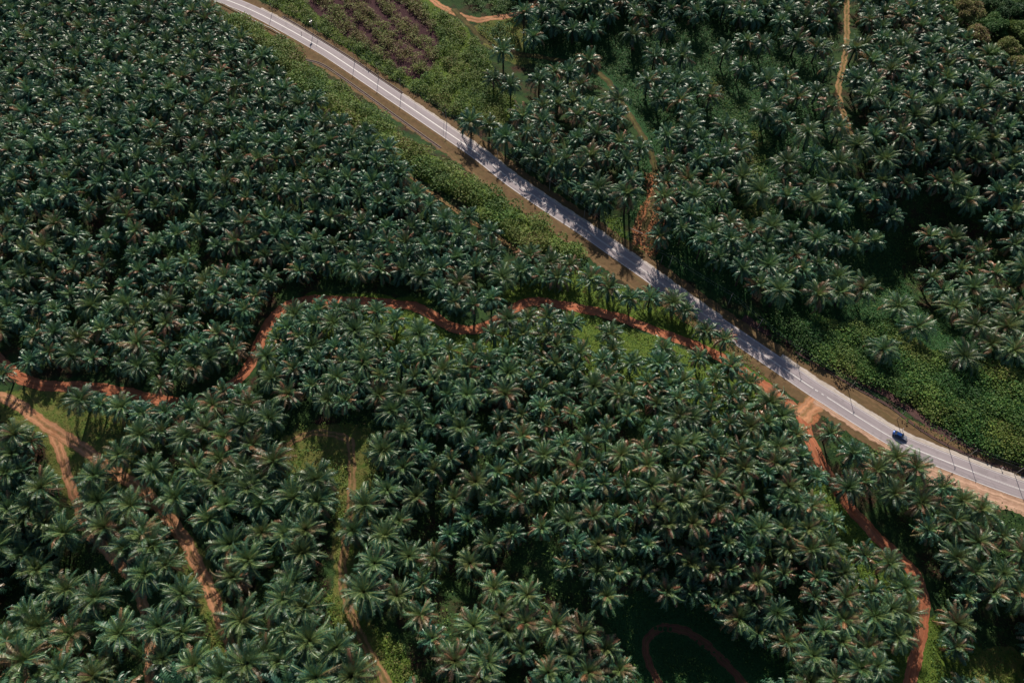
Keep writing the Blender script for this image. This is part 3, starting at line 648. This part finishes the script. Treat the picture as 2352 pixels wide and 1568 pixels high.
def near(x, y, r):
    gx, gy = int(x//8), int(y//8)
    for a in range(gx-1, gx+2):
        for b2 in range(gy-1, gy+2):
            for (px, py) in cell.get((a, b2), ()):
                if (px-x)**2+(py-y)**2 < r*r: return True
    return False
for p in P0: cell.setdefault((int(p[0]//8), int(p[1]//8)), []).append((p[0], p[1]))
excl = [gpoly(p) for p in (A_STRIP, A_FIELD, A_VINES, A_SLIDE, A_GRASS[0], A_GRASS[1], A_SOIL[0],
     [(-60,505),(100,500),(200,512),(330,528),(420,518),(500,503),(590,496),(590,520),(500,530),(420,545),(300,550),(150,535),(-60,530)])]
for bi, Fp in enumerate(FILL):
    G = gpoly(Fp); rad = 6.5 if bi < 8 else 7.4
    c = sample_poly(G, int(area(G)*0.16)); ok = clear_of_tracks(c, 3.4)
    for e in excl: ok &= ~in_poly(c[:, 0], c[:, 1], e)
    for x, y in c[ok]:
        if not near(x, y, rad):
            P0.append((x, y, 5.2+1.8*random.random())); cell.setdefault((int(x//8), int(y//8)), []).append((x, y))
print("palms", n_listed, len(P0))

LOOK = ["dark", "dark", "dark", "yellow", "rusty", "rusty"]*2
NEAR_GEO = [palm_geometry(100+k, 54, 24, (0.03, 0.06, 0.10, 0.08, 0.24, 0.36)[k % 6], (0.2, 0.0, 0.4, 1.0, 0.6, 0.8)[k % 6]) for k in range(12)]
FAR_GEO = [palm_geometry(200+k, 44, 12, (0.03, 0.06, 0.10, 0.08, 0.24, 0.34)[k % 6], (0.2, 0.0, 0.4, 1.0, 0.6, 0.8)[k % 6], rach=False, wf=0.36) for k in range(12)]
crown_me = [mesh_np("crown", g[0], g[1], g[2], M_PALM, {"tone": g[3], "pv": np.zeros(len(g[3]))}) for g in NEAR_GEO]
tv, tf = trunk_geometry(6.0, 3)
trunk_me = mesh_np("trunk", tv, tf.ravel(), np.full(len(tf), 4), M_TRUNK)

info = []
for (x, y, t_) in P0:
    z = float(hgt(x, y)); px, py, dep = project(x, y, z+t_)
    sc = 0.74+0.38*random.random()**0.7
    Fx, Fy = px/SC, py/SC
    if Fx < 900 and Fy > 930: sc *= 1.0+0.22*min(1, (Fy-930)/200)
    if Fx > 1750 and Fy < 1000: sc *= 1.12
    if Fx > 2020 and Fy < 760: sc *= 1.06
    if 1000 < Fx < 2080 and Fy > 700 and Fy < 1400 and Fx > 1000+(1400-Fy)*0.2: sc *= 0.92
    elif Fy > 1250: sc *= 1.05
    if 1150 < Fx < 1800 and Fy < 600: sc *= 1.08
    rust = 0.10
    if Fx > 1150 and Fy > 700: rust = 0.42
    if 900 < Fx < 1450 and Fy > 1250: rust = 0.6
    if Fx > 1800 and Fy > 1100: rust = 0.55
    if Fx < 900 and Fy > 480: rust = 0.30
    if 1200 < Fx < 1800 and 0 < Fy < 700: rust = 0.3
    if Fx > 1800 and Fy < 1060: rust = 0.35
    rv = random.random(); var = random.choice([4, 5, 10, 11]) if rv < rust else (random.choice([3, 9]) if rv < rust+(0.32 if Fx > 1000 and Fy > 760 else 0.08) else random.choice([0, 1, 2, 6, 7, 8]))
    info.append(dict(x=x, y=y, z=z, t=t_, px=px, py=py, size=FOC*4.2*sc/dep, sc=sc, var=var, rz=random.random()*6.283, d=dep))
vis = [q for q in info if -2 < q['px'] < 1026 and -2 < q['py'] < 684]
vis.sort(key=lambda q: -q['size']); top = vis[:300]
topid = set(id(q) for q in top)

tr_names = [(0, "beside the winding red road"), (2, "beside the left orange track"), (3, "beside the left forked track"), (4, "beside the grassy middle track"), (9, "beside the shaded loop track")]
def place_words(q):
    for k, nm in tr_names:
        if polydist(np.array([q['x']]), np.array([q['y']]), TRACK_G[k][0])[0] < 8.5: return nm
    if polydist(np.array([q['x']]), np.array([q['y']]), ROAD_C[::6])[0] < 11: return "beside the paved road"
    return "in the dense palm block"
words = {"dark": "dark green oil palm", "yellow": "yellow green oil palm", "rusty": "oil palm with rusty fronds"}
used = set()
for n_, q in enumerate(top):
    v_ = q['var']; e = bpy.data.objects.new("oil_palm", None); e.empty_display_size = 1.0; COL.objects.link(e)
    e.location = (q['x'], q['y'], q['z']-0.05); e.rotation_euler = (random.uniform(-0.11, 0.11), random.uniform(-0.11, 0.11), q['rz']); e.scale = (q['sc'],)*3
    pc, pr = round(q['px']/10.24), round(q['py']/6.82)
    lab = f"{words[LOOK[v_]]} {place_words(q)}, {pc}% across, {pr}% down the photo"
    if lab in used: lab = f"{words[LOOK[v_]]} {place_words(q)}, {q['px']/10.24:.1f}% across, {q['py']/6.82:.1f}% down the photo"
    used.add(lab); e['label'] = lab; e['category'] = "palm tree"; e['group'] = "oil palms of the plantation"
    tr = bpy.data.objects.new("trunk", trunk_me); COL.objects.link(tr); tr.parent = e; tr.scale = (1, 1, q['t']/6.0/q['sc'])
    cr = bpy.data.objects.new("crown", crown_me[v_]); COL.objects.link(cr); cr.parent = e; cr.location = (0, 0, q['t']/q['sc'])
# the rest of the plantation as one mesh
VV, FF, SS, TT, PV = [], [], [], [], []; nv = 0
VT, FT = [], []; nt_ = 0
for q in info:
    if id(q) in topid: continue
    if q['px'] < -160 or q['px'] > 1184 or q['py'] < -90 or q['py'] > 800: continue
    Vg, fg, sg, tg = FAR_GEO[q['var']]
    ca, sa = math.cos(q['rz']), math.sin(q['rz']); s = q['sc']; tx, ty = random.uniform(-.11, .11), random.uniform(-.11, .11)
    x = (Vg[:, 0]*ca-Vg[:, 1]*sa)*s; y = (Vg[:, 0]*sa+Vg[:, 1]*ca)*s; z = Vg[:, 2]*s + x*tx + y*ty
    VV.append(np.stack([x+q['x'], y+q['y'], z+q['z']+q['t']], 1)); FF.append(fg+nv); SS.append(sg); TT.append(tg); PV.append(np.full(len(tg), random.random())); nv += len(Vg)
    V2 = tv*np.array([s, s, q['t']/6.0]) + np.array([q['x'], q['y'], q['z']]); VT.append(V2); FT.append(tf+nt_); nt_ += len(V2)
far_root = bpy.data.objects.new("oil_palm_stand", None); COL.objects.link(far_root)
far_root['kind'] = "stuff"; far_root['label'] = "the rest of the closely planted oil palms, farther up the photo"; far_root['category'] = "palm trees"
me_f = mesh_np("oil_palm_stand", np.vstack(VV+VT), np.concatenate(FF+[(np.vstack(FT)+nv).ravel()]), np.concatenate(SS+[np.full(len(np.vstack(FT)), 4)]), M_PALM,
     {"tone": np.concatenate(TT+[np.full(nt_, 0.86)]), "pv": np.concatenate(PV+[np.full(nt_, 0.5)])})
bpy.data.objects.remove(far_root)
me_f.materials.append(M_TRUNK)
mi = np.zeros(len(me_f.polygons), np.int32); mi[-len(np.vstack(FT)):] = 1; me_f.polygons.foreach_set("material_index", mi)
obj("oil_palm_stand", me_f, kind="stuff", label="the rest of the closely planted oil palms, farther up the photo", category="palm trees")
print("individual", len(top), "rest", len(VV), "polys", len(me_f.polygons))

# ------------------------------------------------------------------ broadleaf trees in the top right corner
def broad_tree(F, h, r, tone, label):
    g = ground_pt(F, h)[0]; e = obj("broadleaf_tree", None, label=label, category="tree", group="jungle trees in the top right corner"); e.location = g
    mb = MB(); mb.tube([(0, 0, -0.5), (0.1, 0, h*0.45), (0.0, 0.2, h*0.8)], [0.4, 0.28, 0.16])
    for k in range(6):
        a = k*1.05+random.random(); mb.tube([(0.05, 0.05, h*(0.4+0.05*k)), (r*0.35*math.cos(a), r*0.35*math.sin(a), h*(0.62+0.04*k)), (r*0.7*math.cos(a), r*0.7*math.sin(a), h*(0.8+0.03*k))], [0.16, 0.1, 0.05], 5)
    mb.build("trunk", M_BARK, e)
    P = []; T = []
    for k in range(17):
        a = random.random()*6.283; d = r*0.85*random.random()**0.5; cz = h*(0.72+0.32*random.random()) - d*0.28; cr = r*(0.24+0.2*random.random()); n = int(130*cr*cr/1.5)+40
        ph = rng.random(n)*6.283; c_ = rng.random(n)*1.5-0.5; rr = np.sqrt(np.maximum(0, 1-c_*c_)); sh = 0.7+0.35*rng.random(n)
        P.append(np.stack([d*math.cos(a)+cr*rr*np.cos(ph)*sh, d*math.sin(a)+cr*rr*np.sin(ph)*sh, cz+cr*0.8*c_*sh], 1)); T.append(np.clip(tone+rng.normal(0, 0.08, n)+random.uniform(-.1, .1), 0, 1))
    v, f, s, t = leaves(np.vstack(P), 0.6, np.concatenate(T)); obj("crown", mesh_np("crown", v, f, s, M_BUSH, {"tone": t, "pv": t*0+random.random()}), e)
for F_, h, r, tone, lab in [((2180,28),9,6.0,0.30,"dark green broadleaf tree, leftmost of those in the top right corner"),((2236,12),11,6.5,0.93,"brownish broadleaf tree at the top edge near the right corner"),
        ((2292,48),10,6.5,0.38,"green broadleaf tree in the middle of the top right corner group"),((2250,66),10,6.5,0.95,"pale brown broadleaf tree standing just above the palms, top right"),
        ((2338,14),12,7.0,0.10,"very dark broadleaf tree, the one nearest the top right corner"),((2322,100),9,6.0,0.86,"olive broadleaf tree at the right edge above the palms"),
        ((2205,78),8,4.5,0.2,"small dark broadleaf tree between the brownish tree and palms"),((2390,60),10,6.5,0.4,"green broadleaf tree cut by the right edge"),
        ((2345,140),8,5.5,0.93,"brown crowned broadleaf tree low on the right edge"),((2288,118),8,5.0,0.45,"green broadleaf tree directly above the last palms, top right"),
        ((2290,2),10,6.0,0.25,"dark broadleaf tree cut by the top edge near the corner"),((2352,62),10,6.0,0.62,"light green broadleaf tree on the right edge near the corner")]:
    broad_tree(F_, h, r, tone, lab)

# ------------------------------------------------------------------ power line
POLES = [(626,27),(720,74),(815,141),(870,175),(922,211),(1026,281),(1143,368),(1262,438),(1391,538),(1536,616),(1671,700),(1738,757),(1829,822),(1948,895),(2060,962),(2176,1018),(2223,1047),(2330,1088)]
where = ["first pole from the left on the upper roadside","pole with the transformer beside the scrub field","third pole from the left beside the scrub field","fourth pole from the left beside the scrub field",
         "pole at the lower end of the scrub rows","pole by the bushes where the palms begin","pole in front of the first palms above the road","pole among the palms before their shadows cross the road",
         "pole casting its shadow beside the palm shadows","leaning pole right of the orange cut","pole in the dark creepers above the road bend","short pole in front of the dark hollow",
         "pole at the left end of the vine thicket","pole on the brown verge right of the junction","pole above the blue car","pole in the pale vines right of the car","pole just right of the vines pole","last pole near the right edge"]
tops = []
for k, f_ in enumerate(POLES):
    g = ground_pt(f_)[0]; lean = random.uniform(-0.02, 0.02)
    e = obj("utility_pole", None, label="grey " + where[k], category="utility pole", group="utility poles along the paved road"); e.location = g
    hh = 7.4 if k < 12 else 6.0
    MB().tube([(0, 0, -0.5), (0, lean*4, hh*0.5), (0, lean*8, hh)], [0.11, 0.09, 0.065], 8).build("pole", M_POLE, e, True)
    nxt = POLES[min(k+1, len(POLES)-1)]; prv = POLES[max(k-1, 0)]
    d = ground_pt(nxt)[0]-ground_pt(prv)[0]; a = math.atan2(d[1], d[0])+math.pi/2
    MB().box((0, 0, hh-0.35), (1.2, 0.08, 0.08), a).build("crossarm", M_BARK, e)
    for s_ in (-0.5, 0.5):
        MB().tube([(s_*math.cos(a), s_*math.sin(a), hh-0.29), (s_*math.cos(a), s_*math.sin(a), hh-0.08)], [0.06, 0.045], 6).build("insulator", M_CONC, e)
    if k == 1:
        for s_ in (-0.45, 0.45): MB().tube([(s_*math.cos(a), s_*math.sin(a), hh-2.2), (s_*math.cos(a), s_*math.sin(a), hh-1.3)], 0.28, 10).build("transformer", M_STEEL, e)
    tops.append([Vector(g)+Vector((s_*math.cos(a), s_*math.sin(a)+lean*8, hh-0.08)) for s_ in (-0.5, 0.5)])
first = [t + (t-u)*0.9 for t, u in zip(tops[0], tops[1])]; last = [t + (t-u)*0.9 for t, u in zip(tops[-1], tops[-2])]
tops = [first]+tops+[last]
for s_ in (0, 1):
    mb = MB()
    for k in range(len(tops)-1):
        A, B = tops[k][s_], tops[k+1][s_]; L = (B-A).length; nseg = 8
        mb.tube([A.lerp(B, i/nseg)-Vector((0, 0, L*0.018*4*(i/nseg)*(1-i/nseg))) for i in range(nseg+1)], 0.02, 4)
    mb.build("power_line", M_WIRE, label=("thin power line on the side of the palms" if s_ else "thin power line on the side of the paved road"), category="power line")
# slim stays beside some poles
for f_, lab in [((732,80),"slim lamp post beside the transformer pole"),((1020,280),"slim post left of the pole where palms begin"),((1341,502),"slim post below the first roadside palms"),((1517,606),"slim post left of the leaning pole")]:
    g = ground_pt(f_)[0]; e = obj("slim_post", None, label=lab, category="post"); e.location = g
    MB().tube([(0, 0, -0.3), (0, 0, 5.2)], [0.09, 0.06], 6).build("pole", M_POLE, e, True); MB().tube([(0, 0, 5.2), (0, 0, 5.45)], [0.1, 0.04], 6).build("cap", M_STEEL, e)

# ------------------------------------------------------------------ guard rail and drains
def strip_wall(name, F, w, h, mat, lab, cat, offs=(0,), parent=None, lift=0.0):
    C = catmull(ground_pt(F)[:, :2], 1.5); mb = MB()
    T = np.gradient(C, axis=0); T /= np.linalg.norm(T, axis=1)[:, None]; Nn = np.stack([-T[:, 1], T[:, 0]], 1)
    for o_ in offs:
        A = C+Nn*(o_-w/2); B = C+Nn*(o_+w/2); n0 = len(mb.v); z = hgt(C[:, 0], C[:, 1])+lift
        for i in range(len(C)):
            mb.v += [(A[i, 0], A[i, 1], z[i]-0.05), (A[i, 0], A[i, 1], z[i]+h), (B[i, 0], B[i, 1], z[i]+h), (B[i, 0], B[i, 1], z[i]-0.05)]
        for i in range(len(C)-1):
            a = n0+i*4
            for q in range(3): mb.f.append([a+q, a+q+1, a+q+5, a+q+4])
        mb.f.append([n0, n0+1, n0+2, n0+3]); e_ = n0+(len(C)-1)*4; mb.f.append([e_+3, e_+2, e_+1, e_])
    return mb, C
def rail(F, lab):
    C = catmull(ground_pt(F)[:, :2], 2.0); e = obj("guard_rail", None, label=lab, category="guard rail"); g = ground_pt(F[0])[0]; e.location = (g[0], g[1], 0)
    V = [(x-g[0], y-g[1], float(hgt(x, y))) for x, y in C]
    mb = MB()
    for zc in (0.52, 0.72): mb.tube([(a, b2, c2+zc) for a, b2, c2 in V], 0.09, 6)
    mb.build("beam", M_STEEL, e)
    for a, b2, c2 in V[::2]: MB().box((a, b2+0.12, c2+0.35), (0.12, 0.12, 0.75)).build("post", M_STEEL, e)
rail([(470,-12),(520,14),(588,51),(628,70),(663,93)], "silver guard rail along the lower side of the road, top left")
def drain(F, lab, wall=0.14, gap=0.45, sides=(-1, 1)):
    C = catmull(ground_pt(F)[:, :2], 0.8)
    ribbon("drain_bed", C, -gap, gap, M_DITCH, 0.062, 0.0, 3, 3)
    mb, _ = strip_wall("drain", F, wall, 0.22, M_CONC, lab, "drain", offs=[gap*q for q in sides]); mb.build("drain_kerb", M_CONC if len(sides) == 2 else M_DARKC, label=lab, category="drain")
drain([(700,137),(730,144),(763,162),(838,215),(900,260),(963,305),(1012,340)], "narrow concrete drain below the road, upper left")
drain([(648,38),(690,62),(768,110),(820,143),(868,176),(925,214)], "narrow concrete drain between the road and the scrub field")
drain([(1826,806),(1880,838),(1960,886),(2040,930),(2110,982),(2170,1018),(2250,1054),(2352,1087),(2420,1108)], "long concrete drain at the foot of the vine thicket", sides=(-1,))
ribbon("ditch", catmull(ground_pt([(1700,738),(1764,775),(1830,800),(1890,835),(1965,880),(2045,922),(2115,974),(2175,1010),(2255,1045),(2356,1078),(2450,1100)])[:, :2], 0.8), 0.7, 3.6, M_DITCH, 0.056, 0.3, 31, 4)

# markers by the road
for f_, lab in [((2072,986),"small white marker post on the verge above the blue car"),((2299,1075),"small white marker post on the verge near the right edge"),((1446,578),"small brown marker post above the road near the orange cut"),((693,78),"small orange marker post on the verge, upper left")]:
    g = ground_pt(f_)[0]; e = obj("marker_post", None, label=lab, category="marker post"); e.location = g
    MB().box((0, 0, 0.45), (0.14, 0.14, 1.0)).build("post", M_PAINT if "white" in lab else M_BARK, e); MB().box((0, 0, 1.02), (0.5, 0.08, 0.22), 0.6).build("plate", M_PAINT if "white" in lab else M_BARK, e)
# felled trunk by the orange cut
a = ground_pt((1446,526))[0]; b2 = ground_pt((1476,537))[0]
mb = MB(); mb.tube([Vector(a)+Vector((0, 0, 0.9)), Vector(a).lerp(Vector(b2), 0.5)+Vector((0, 0, 0.6)), Vector(b2)+Vector((0, 0, 0.25))], [0.12, 0.15, 0.18], 7); mb.build("fallen_pole", M_POLE, label="pale fallen pole lying beside the orange cut", category="pole")

# ------------------------------------------------------------------ the blue car
g = ground_pt((2065,1001))[0]; iC = np.argmin(np.hypot(*(ROADC-g[:2]).T)); tdir = ROADC[iC+4]-ROADC[iC-4]; yaw = math.atan2(tdir[1], tdir[0])
car = obj("car", None, label="blue saloon car with a grey bonnet driving on the paved road", category="car"); car.location = (g[0], g[1], g[2]+0.078); car.rotation_euler = (0, 0, yaw)
def loft(sections, name, mat, parent, smooth=True):
    v = []; f = []
    n = len(sections[0])
    for s_ in sections: v += s_
    for i in range(len(sections)-1):
        for k in range(n): f.append([i*n+k, i*n+(k+1) % n, (i+1)*n+(k+1) % n, (i+1)*n+k])
    f.append(list(reversed(range(n)))); f.append([(len(sections)-1)*n+k for k in range(n)])
    me = bpy.data.meshes.new(name); me.from_pydata(v, [], f); me.materials.append(mat)
    if smooth:
        for p in me.polygons: p.use_smooth = True
    me.update(); return obj(name, me, parent)
def sec(x, w, zb, zm, zt, inn):   # body cross-section
    return [(x, -w*0.92, zb), (x, -w, zm), (x, -w*0.97, zt-0.06), (x, -w+inn, zt), (x, w-inn, zt), (x, w*0.97, zt-0.06), (x, w, zm), (x, w*0.92, zb)]
K = 1.06
body = [sec(-2.25*K, 0.74, 0.35, 0.6, 0.84, 0.10), sec(-2.12*K, 0.84, 0.25, 0.6, 0.93, 0.10), sec(-1.6*K, 0.89, 0.22, 0.58, 0.97, 0.10), sec(-0.5*K, 0.90, 0.22, 0.56, 0.93, 0.09),
        sec(0.75*K, 0.90, 0.22, 0.56, 0.92, 0.09), sec(0.9*K, 0.89, 0.22, 0.56, 0.90, 0.1), sec(1.7*K, 0.87, 0.22, 0.55, 0.80, 0.12), sec(2.1*K, 0.80, 0.25, 0.5, 0.70, 0.14), sec(2.25*K, 0.68, 0.32, 0.5, 0.62, 0.12)]
loft(body, "body", M_BLUE, car)
def cab(x, w, zt): return [(x, -w, 0.90), (x, -w+0.02, zt-0.12 if zt > 1.0 else 0.905), (x, -w+0.12, zt), (x, w-0.12, zt), (x, w-0.02, zt-0.12 if zt > 1.0 else 0.905), (x, w, 0.90)]
loft([cab(-1.72*K, 0.74, 0.93), cab(-1.15*K, 0.78, 1.34), cab(-0.9*K, 0.78, 1.38), cab(0.15*K, 0.78, 1.39), cab(0.32*K, 0.78, 1.33), cab(1.0*K, 0.74, 0.93)], "glasshouse", M_GLASS, car, False)
rf = MB(); rf.box((-0.42*K, 0, 1.40), (1.45*K, 1.30, 0.06), 0, (0.94, 0.92)); rf.build("roof", M_BLUE, car)
for s_ in (-1, 1):
    p = MB(); 
    for (x0, z0, x1, z1) in ((-1.78, 0.93, -1.13, 1.37), (1.04, 0.92, 0.30, 1.37), (-0.32, 0.92, -0.36, 1.38)):
        p.tube([(x0*K, s_*0.765, z0), (x1*K, s_*0.70, z1)], 0.045, 6)
    p.build("pillar", M_BLUE, car)
bn = bpy.data.meshes.new("bonnet"); bv = []
for x, w, z in ((0.98*K, 0.74, 0.925), (1.35*K, 0.73, 0.885), (1.72*K, 0.71, 0.83), (2.08*K, 0.62, 0.745)):
    bv += [(x, -w, z-0.02), (x, -w*0.5, z+0.012), (x, 0, z+0.02), (x, w*0.5, z+0.012), (x, w, z-0.02)]
bn.from_pydata(bv, [], [[i*5+k, (i+1)*5+k, (i+1)*5+k+1, i*5+k+1] for i in range(3) for k in range(4)]); bn.materials.append(M_GREY); bo = obj("bonnet", bn, car)
md = bo.modifiers.new("thickness", 'SOLIDIFY'); md.thickness = 0.03; md.offset = 0
for sx_ in (-1.38, 1.42):
    for sy_ in (-1, 1):
        w_ = MB(); w_.tube([(sx_*K, sy_*0.72, 0.31), (sx_*K, sy_*0.91, 0.31)], 0.31, 18); wo = w_.build("wheel", M_TYRE, car, True)
        MB().tube([(sx_*K, sy_*0.90, 0.31), (sx_*K, sy_*0.925, 0.31)], 0.19, 12).build("rim", M_STEEL, wo)
for sy_ in (-1, 1):
    MB().box((2.17*K, sy_*0.56, 0.62), (0.16, 0.26, 0.13), -sy_*0.35).build("headlight", M_LAMP, car)
    MB().box((-2.20*K, sy_*0.58, 0.76), (0.12, 0.30, 0.14), sy_*0.2).build("tail_light", M_RED, car)
    MB().box((0.82*K, sy_*0.97, 0.98), (0.13, 0.2, 0.13)).build("wing_mirror", M_BLUE, car)
